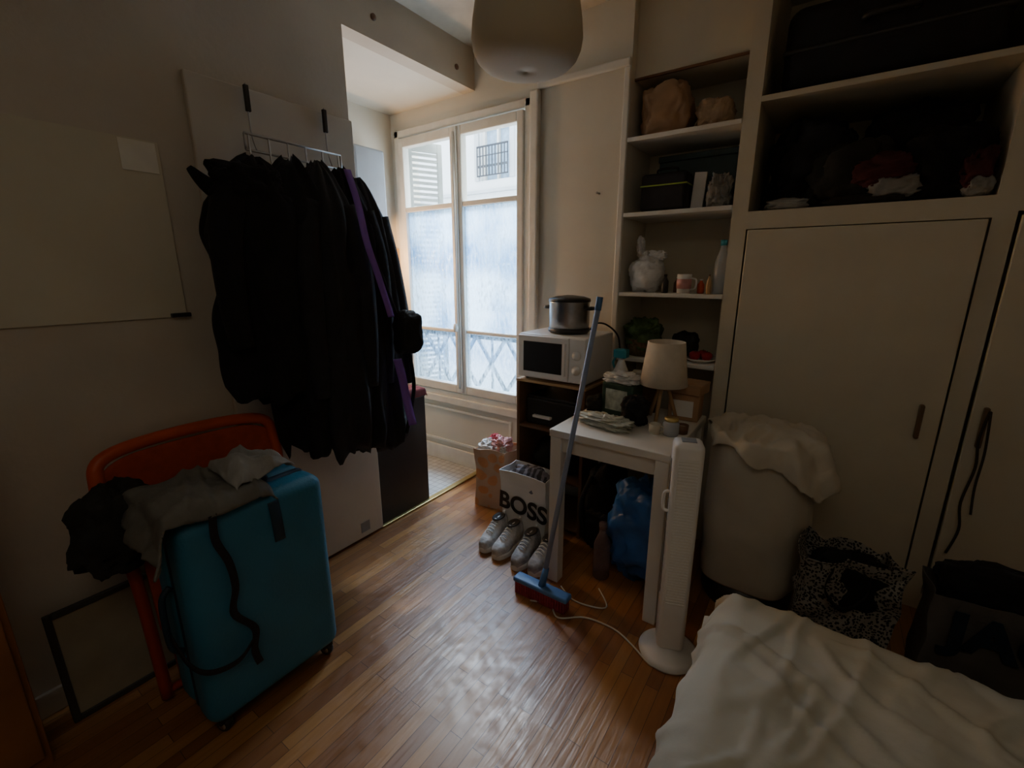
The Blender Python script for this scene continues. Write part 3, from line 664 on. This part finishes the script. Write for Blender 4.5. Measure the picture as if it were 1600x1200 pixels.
blob('bag_ear',(-.045,0,.20),(.035,.05,.10),M_whitebag,pb,53,.4,2,ridge=1); blob('bag_ear',(.05,0,.175),(.09,.04,.05),M_whitebag,pb,54,.4,2,ridge=1)
def bottle(name,loc,r,h,m,mc,label,cat,group=None):
    e=empty(name,loc,label,cat,group=group)
    lathe('bottle_body',[(.001,0),(r*.9,0),(r,.008),(r,h*.62),(r*.45,h*.82),(r*.4,h*.9),(.001,h*.901)],m,e,(0,0,0),24)
    lathe('cap',[(.001,h*.9),(r*.48,h*.9),(r*.48,h),(.001,h)],mc,e,(0,0,0),20); return e
bottle('bottle',(-.755,2.54,1.39),.018,.10,M_blackplastic,M_blackplastic,'small black bottle on the shelf','bottle')
bottle('bottle',(-.71,2.62,1.39),.02,.085,M_wooddk,M_white,'small brown bottle with white cap','bottle')
bottle('bottle',(-.575,2.57,1.39),.018,.075,M_orange,M_white,'small orange bottle on the shelf','bottle')
bottle('bottle',(-.485,2.58,1.39),.034,.27,M_clear,M_teal,'tall clear water bottle with blue cap','bottle')
bottle('bottle',(-.525,2.52,1.39),.012,.10,M_woodlt,M_wooddk,'slim amber bottle on the shelf','bottle')
mg=empty('mug',(-.655,2.54,1.39),'white and pink patterned mug on the shelf','mug')
lathe('cup',[(.001,0),(.034,0),(.037,.10),(.034,.10),(.031,.006),(.001,.006)],M_white,mg,(0,0,0),32); lathe('pink_band',[(.0366,.025),(.0378,.075)],M_pink,mg,(0,0,0),32,solid=.001)
tube('handle',[(.035,0,.08),(.06,0,.07),(.058,0,.03),(.035,0,.022)],.005,M_white,mg,6)
bk=empty('basket',(-.88,2.62,1.02),'brown woven basket holding a green plastic bag','basket')
lathe('basket_body',[(.001,0),(.085,0),(.105,.10),(.10,.10),(.08,.01),(.001,.01)],mat('woven_brown',(.15,.10,.05),.8,.5,60,.5),bk,(0,0,0),36,sy=.85)
o=blob('produce_bag',(-.88,2.62,1.04),(.19,.15,.19),M_green,None,61,.35,2.6,ridge=1); tag(o,'green plastic produce bag in the basket','produce bag')
o=blob('pouch',(-.73,2.58,1.02),(.12,.14,.10),M_wooddk,None,62,.2,2); tag(o,'dark brown pouch on the low shelf','pouch')
o=blob('pouch',(-.65,2.66,1.02),(.14,.12,.15),M_darkcloth,None,63,.2,2); tag(o,'black cloth pouch on the low shelf','pouch')
pt=empty('plate',(-.545,2.60,1.02),'white plate on the low shelf','plate')
lathe('rim',[(.001,0),(.05,0),(.085,.018),(.083,.022),(.05,.005),(.001,.005)],M_white,pt,(0,0,0),32)
for k,(x,y) in enumerate(((-.575,2.585),(-.515,2.60),(-.545,2.64))):
    t=empty('tomato',(x,y,1.028),'ripe red tomato lying on a white plate','tomato',group='tomatoes on the plate')
    lathe('fruit',[(.001,0),(.018,.003),(.03,.02),(.028,.038),(.014,.048),(.001,.045)],M_red,t,(0,0,0),20); tube('stem',[(0,0,.044),(.002,0,.055)],.002,M_green,t,6,1)

# ---------------------------------------------------------------- upper cupboard contents
o=box('trim_9',(-.38,.455,2.5,3.1,2.245,2.27),M_cab,None,.003); tag(o,kind=S)
ss=empty('suitcase',(.04,2.78,2.27),'large black soft suitcase lying on the cupboard shelf','suitcase')
box('body',(-.36,.36,-.24,.24,.0,.34),M_black2,ss,.06,True,seg=5); box('zip_band',(-.365,.365,-.245,.245,.15,.17),M_blackplastic,ss,.04,seg=5); tube('handle',[(-.08,-.24,.22),(-.07,-.275,.22),(.07,-.275,.22),(.08,-.24,.22)],.012,M_blackplastic,ss,8)
for nm,lc,dm,m,lb,ct_,sd in (
 ('duffel_bag',(-.175,2.80,1.78),(.34,.42,.40),M_black2,'black soft duffel bag stuffed in the cupboard','bag',71),
 ('duffel_bag',(.22,2.83,1.78),(.38,.38,.42),M_black,'black fabric bag stuffed in the cupboard','bag',72),
 ('coat_bundle',(.0,2.60,1.79),(.30,.16,.25),M_darkcloth,'dark clothes bundled in the cupboard','clothes',79),
 ('coat_bundle',(.29,2.59,1.79),(.28,.16,.26),M_black,'black clothes bundled in the cupboard','clothes',80),
 ('shirt',(.10,2.56,1.84),(.22,.14,.13),M_redm,'dark red shirt bundled in the cupboard','shirt',73),
 ('cloth',(.15,2.545,1.80),(.17,.10,.09),M_grey,'light grey cloth bundled in the cupboard','cloth',74),
 ('cloth',(-.23,2.56,1.78),(.16,.10,.05),M_grey,'grey cloth on the cupboard edge','cloth',75),
 ('shirt',(.39,2.56,1.81),(.10,.12,.15),M_redm,'dark red shirt bundled in the cupboard','shirt',76),
 ('cloth',(.40,2.53,1.78),(.08,.05,.08),M_grey,'pale cloth tucked at the cupboard edge','cloth',77),
 ('trousers',(.05,2.545,1.78),(.28,.09,.04),M_darkcloth,'dark trousers folded on the cupboard floor','trousers',78)):
    o=blob(nm,lc,dm,m,None,sd,.25,2.0,ridge=.8); tag(o,lb,ct_)

# ---------------------------------------------------------------- floor things
bb=bag('shopping_bag',.29,.15,.40,M_white,(-1.27,1.995,0),'white paper shopping bag with black lettering','shopping bag',rz=-.02,seed=2,handles=.0,crumple=.008)
text('lettering','BOSS',.145,M_blackplastic,bb,(0,-.079,.20),(PI/2,.06,0),.001,.004)
blob('contents',(0,0,.24),(.26,.13,.18),M_zebra,bb,81,.2,2.2)
ob=bag('grocery_bag',.23,.17,.40,M_orangebag,(-1.65,2.18,0),'orange patterned paper grocery bag full of packaging','grocery bag',rz=.15,seed=5,crumple=.02,taper=1.02)
for nm,l,d,m,s in (('wrapper',(-.05,-.02,.33),(.11,.12,.11),M_white,83),('wrapper',(.04,.0,.34),(.12,.12,.12),M_pink,84),('wrapper',(-.02,.03,.37),(.09,.08,.09),M_red,85),('wrapper',(.06,-.04,.35),(.07,.06,.08),M_whitebag,86)):
    blob(nm,l,d,m,ob,s,.35,2.4,ridge=1)

def shoe_meshes():
    L=.238; NU=20; NV=24; WK=1.10; HK=1.10
    up,fa=[],[]
    for i in range(NV+1):
        t=i/NV; y=-L/2+L*t # toe at -y
        e=math.sin(PI*min(1,max(0,(t*.94+.03))))**.36
        wd=WK*(.046-.008*math.sin(PI*min(1,max(0,(t-.3)/.6))))*e
        ht=.055+.055*max(0,min(1,(t-.22)/.4))**1.2
        if t<.12: ht*= .66+.34*t/.12
        if t>.93: ht*=1-.08*(t-.93)/.07
        ht*=HK
        for j in range(NU):
            a=2*PI*j/NU; c,s=math.cos(a),math.sin(a)
            narrow=1-.34*max(0,s)*min(1,t*1.5)
            up.append((wd*math.copysign(abs(c)**.7,c)*narrow,y,.02+ht*.5+ht*.5*math.copysign(abs(s)**.8,s)))
    for i in range(NV):
        for j in range(NU): fa.append((i*NU+j,(i+1)*NU+j,(i+1)*NU+(j+1)%NU,i*NU+(j+1)%NU))
    fa.append(tuple(range(NU))); fa.append(tuple(NV*NU+j for j in range(NU-1,-1,-1)))
    so,sf=[],[]; N=28
    for z in (0,.034):
        for k in range(N):
            a=2*PI*k/N; y=-math.cos(a)*L/2*1.03; t=(y+L/2)/L
            so.append((math.copysign(abs(math.sin(a))**.75,math.sin(a))*WK*(.047-.006*math.sin(PI*max(0,min(1,(t-.3)/.6))))*1.02,y,z))
    for k in range(N): sf.append((k,(k+1)%N,N+(k+1)%N,N+k))
    sf.append(tuple(range(N-1,-1,-1))); sf.append(tuple(range(N,2*N)))
    return up,fa,so,sf
UP,FA,SO,SF=shoe_meshes()
def shoe(x,y,rz,m,label,grp):
    r=empty('shoe',(x,y,0),label,'shoe',rz,grp)
    mobj('upper',UP,FA,m,r,smooth=True); mobj('sole',SO,SF,M_sole,r,bevel=.008)
    lathe('ankle_opening',[(.001,0),(.026,0),(.032,.004),(.028,.010),(.020,.006),(.001,.004)],M_inner,r,(0,.050,.136),20,sy=1.55)
    for i in range(5):
        yy=-.045+i*.016; zz=.104+i*.0095
        tube('lace',[(-.022,yy,zz-.012),(0,yy-.002,zz),(.022,yy,zz-.012)],.0035,M_sole,r,6,3)
    tube('heel_tab',[(0,.104,.11),(0,.118,.130),(0,.110,.148)],.008,M_sole,r,6)
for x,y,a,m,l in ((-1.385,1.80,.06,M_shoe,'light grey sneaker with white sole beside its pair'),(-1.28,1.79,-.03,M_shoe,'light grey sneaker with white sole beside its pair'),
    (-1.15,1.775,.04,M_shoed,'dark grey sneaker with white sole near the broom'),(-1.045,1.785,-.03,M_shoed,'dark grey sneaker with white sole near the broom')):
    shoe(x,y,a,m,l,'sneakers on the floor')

br=empty('broom',(-.92,1.555,0),'blue broom with red bristles leaning on the table','broom')
boxes('bristles',[(-.135+i*.0135,-.135+i*.0135+.011,-.024+j*.017,-.024+j*.017+.013,0,.062+.002*((i*7+j)%3)) for i in range(20) for j in range(3)],M_bristle,br)
box('head_block',(-.145,.145,-.03,.03,.06,.085),M_bluebroom,br,.01,True,seg=4)
tube('socket',[(0,0,.08),(.012,.02,.17)],.018,M_bluebroom,br,12,1,r2=.014)
tube('pole',[(.004,.006,.10),(.125,.21,1.35)],.0115,M_polebl,br,12,1)
tube('pole_cap',[(.1245,.209,1.345),(.129,.216,1.40)],.014,M_bluebroom,br,12,1)
cb=empty('cable',(-.6,1.52,0),'white power cable lying across the wooden floor','cable')
tube('cord',[(-.36,-.0,.005),(-.27,.03,.005),(-.2,-.02,.005),(-.10,.05,.005),(.03,.06,.005),(.13,.02,.005),(.22,-.03,.005),(.255,.0,.006)],.004,M_cable,cb,6)
cb=empty('cable',(-.75,1.66,0),'white cable lying under the table edge','cable')
tube('cord',[(-.14,.03,.005),(-.05,-.02,.005),(.05,-.01,.005),(.1,.03,.005),(.02,.12,.005)],.0035,M_cable,cb,6)

bottle('water_bottle',(-.765,1.88,0),.042,.30,M_pinkclear,M_pinkclear,'clear plastic water bottle on the floor under the table','bottle')
o=blob('plastic_sack',(-.585,2.03,0),(.35,.33,.48),M_bluesack,None,91,.25,2.0,ridge=.9); tag(o,'full blue plastic sack under the white table','sack')
bp_=empty('backpack',(-.86,2.14,0),'dark backpack on the floor under the table','backpack')
blob('body',(0,0,0),(.19,.24,.50),M_black,bp_,93,.15,2,.6); blob('pocket',(0,-.11,.05),(.15,.08,.22),M_black2,bp_,94,.15,2,.6); tube('strap',[(-.05,-.1,.45),(-.08,-.16,.3),(-.06,-.14,.1)],.012,M_black2,bp_,6)

fn=empty('tower_fan',(-.345,1.60,0),'white tower fan on a round base','fan',rz=.35)
lathe('base',[(.001,0),(.112,0),(.116,.010),(.10,.024),(.045,.034),(.04,.05),(.001,.051)],M_white,fn,(0,0,0),48)
box('column',(-.052,.052,-.05,.05,.045,.915),M_white,fn,.022,True,seg=5)
box('front_grille',(-.034,.034,-.0515,-.050,.26,.86),M_whitewood,fn,.0)
boxes('grille_slat',[(-.034,.034,-.0535,-.0515,.265+i*.012,.270+i*.012) for i in range(50)],M_white,fn)
box('air_slit',(-.0535,-.0515,-.006,.006,.28,.84),M_blackplastic,fn,.0)
tube('carry_handle',[(-.05,-.02,.72),(-.070,-.02,.71),(-.070,-.02,.65),(-.05,-.02,.64)],.006,M_white,fn,8)
box('control_panel',(-.025,.025,-.02,.02,.913,.918),M_greybox,fn,.001)

hp=empty('laundry_hamper',(-.15,2.16,0),'tall cream canvas laundry hamper with black base','hamper')
def wob(r,z,a):
    sq=1/(abs(math.cos(a))**5+abs(math.sin(a))**5)**(1/5)
    return r*(.72+.28*sq)*(1+.02*math.sin(5*a+z*6)+.06*noise.noise(Vector((math.cos(a)*1.8,math.sin(a)*1.8,z*6)))),z
lathe('canvas_body',[(.195,.13),(.20,.14),(.205,.20),(.206,.27),(.208,.35),(.21,.45),(.21,.54),(.21,.62),(.21,.70),(.208,.76),(.205,.80)],M_hamper,hp,(0,0,0),72,solid=.006,wob=wob)
lathe('base',[(.001,0),(.18,0),(.19,.02),(.192,.135),(.001,.136)],M_blackplastic,hp,(0,0,0),40)
box('tag',(-.03,.0,-.205,-.198,.05,.10),M_white,hp,.001)
def spread(name,loc,rfun,rtop,m,seed,n=(120,44)):
    v,f=[(0,0,.03)],[]; NA,NR=n
    for i in range(1,NR+1):
        for j in range(NA):
            a=2*PI*j/NA; R=rfun(a); s=R*i/NR
            nn=noise.noise(Vector((math.cos(a)*s*11,math.sin(a)*s*11,seed)))
            rd=max(0,1-3*abs(noise.noise(Vector((math.cos(a)*s*16+5,math.sin(a)*s*7,seed+3)))))
            rt=rtop
            if s<=rt: r=s; z=.03*(1-s/rt)
            else:
                e=s-rt; k=.08+.22*max(0,math.cos(a+.3))**2; r=rt+e*k+.008*(1-math.exp(-e*40)); z=-e*(1.0-k*.45)
            fold=.03*min(1,max(0,s-rt*.9)/.08)*math.sin(9*a+seed+2*nn)
            r+=fold*.5+.012*nn; z+=.020*nn+.018*rd
            v.append((r*math.cos(a),r*math.sin(a),z))
    for j in range(NA): f.append((0,1+j,1+(j+1)%NA))
    for i in range(NR-1):
        for j in range(NA):
            f.append((1+i*NA+j,1+(i+1)*NA+j,1+(i+1)*NA+(j+1)%NA,1+i*NA+(j+1)%NA))
    return mobj(name,v,f,m,None,loc,True,solid=.006)
o=spread('jacket',(-.155,2.16,.815),lambda a:.255+.19*max(0,math.cos(a+.55))**3+.025*math.sin(3*a+1)+.02*math.sin(7*a),.222,M_cream,4); tag(o,'cream cotton jacket spread over the hamper','jacket')

tt=bag('tote_bag',.30,.15,.46,M_leopard,(.20,1.98,0),'black and white spotted tote bag standing on the floor','tote bag',rz=.12,seed=11,crumple=.034,handles=.0,hm=M_black2,taper=.98)
blob('contents',(0,0,.24),(.26,.12,.21),M_black,tt,97,.2,2)
ribbon('handle',[(-.06,-.085,.42),(-.08,-.11,.34),(-.02,-.115,.28),(.04,-.11,.35),(.05,-.085,.42)],.02,M_black2,(0,0,1),tt)
jb=bag('shopping_bag',.38,.15,.45,M_jacbag,(.62,1.97,0),'dim grey shopping bag with dark blue lettering','shopping bag',rz=.05,seed=13,crumple=.012)
text('lettering','JAC',.18,mat('navy_print',(.010,.024,.045),.5),jb,(0.0,-.088,.335),(PI/2,0,0),.001,.008)
blob('contents',(0.0,.01,.39),(.36,.13,.16),M_black,jb,98,.2,2)
lb=empty('lanyard',(.575,2.455,.35),'thin dark cord hanging from the cupboard handle','cord')
ribbon('cord_band',[(.0,0,.62),(-.012,-.005,.5),(.0,0,.38),(-.015,0,.22),(.0,0,.1),(-.02,0,-.02)],.009,M_frame,(1,.1,0),lb)
ribbon('cord_band',[(.0,-.01,.62),(.012,-.012,.45),(.012,-.005,.30),(.02,-.01,.18)],.008,M_frame,(1,.1,0),lb)

# ---------------------------------------------------------------- bed
bd=empty('bed',(.60,.32,0),'low bed with thick mattress','bed')
box('mattress',(-.72,.72,-1.05,1.04,.22,.47),M_white,bd,.05,True,seg=4)
boxes('bed_frame',[(-.74,.74,-1.07,1.06,.14,.22)],M_wooddk,bd,.005)
for sx in (-1,1):
    for sy in (-1,1): box('leg',(sx*.7-.03,sx*.7+.03,sy*.98-.03,sy*.98+.03,0,.14),M_wooddk,bd,.004)
o=drape('duvet',-.15,1.33,-.75,1.42,.515,(.42,.0,.0,.36),M_duvet,seed=15,amp=.014,freq=2.6,rad=.075,n=(240,280),th=.012,flare=.15,wr=.014); tag(o,'crumpled cream duvet spread over the bed','duvet')

# ---------------------------------------------------------------- light & camera
w=bpy.data.worlds.new('World'); bpy.context.scene.world=w; w.use_nodes=True
w.node_tree.nodes['Background'].inputs[0].default_value=(.84,.92,1,1); w.node_tree.nodes['Background'].inputs[1].default_value=7.0
al=bpy.data.lights.new('sky_light','AREA'); al.shape='RECTANGLE'; al.size=2.2; al.size_y=1.2; al.energy=1650; al.color=(.93,.96,1.0)
ao=bpy.data.objects.new('sky_light',al); C.objects.link(ao); ao.location=(-2.7,3.95,4.3)
ao.rotation_euler=(Vector((-1.9,2.0,.6))-Vector(ao.location)).to_track_quat('-Z','Y').to_euler()
pl_=bpy.data.lights.new('room_fill','AREA'); pl_.size=1.2; pl_.energy=5; pl_.color=(1,.87,.68)
po=bpy.data.objects.new('room_fill',pl_); C.objects.link(po); po.location=(.2,-.6,2.75); po.rotation_euler=(0,0,0)

cam=bpy.data.cameras.new('Camera'); co=bpy.data.objects.new('Camera',cam); C.objects.link(co)
cam.sensor_width=36; cam.lens=15.75; cam.clip_start=.02
co.location=(0,0,1.5); co.rotation_euler=(math.radians(76),0,math.radians(35))
bpy.context.scene.camera=co
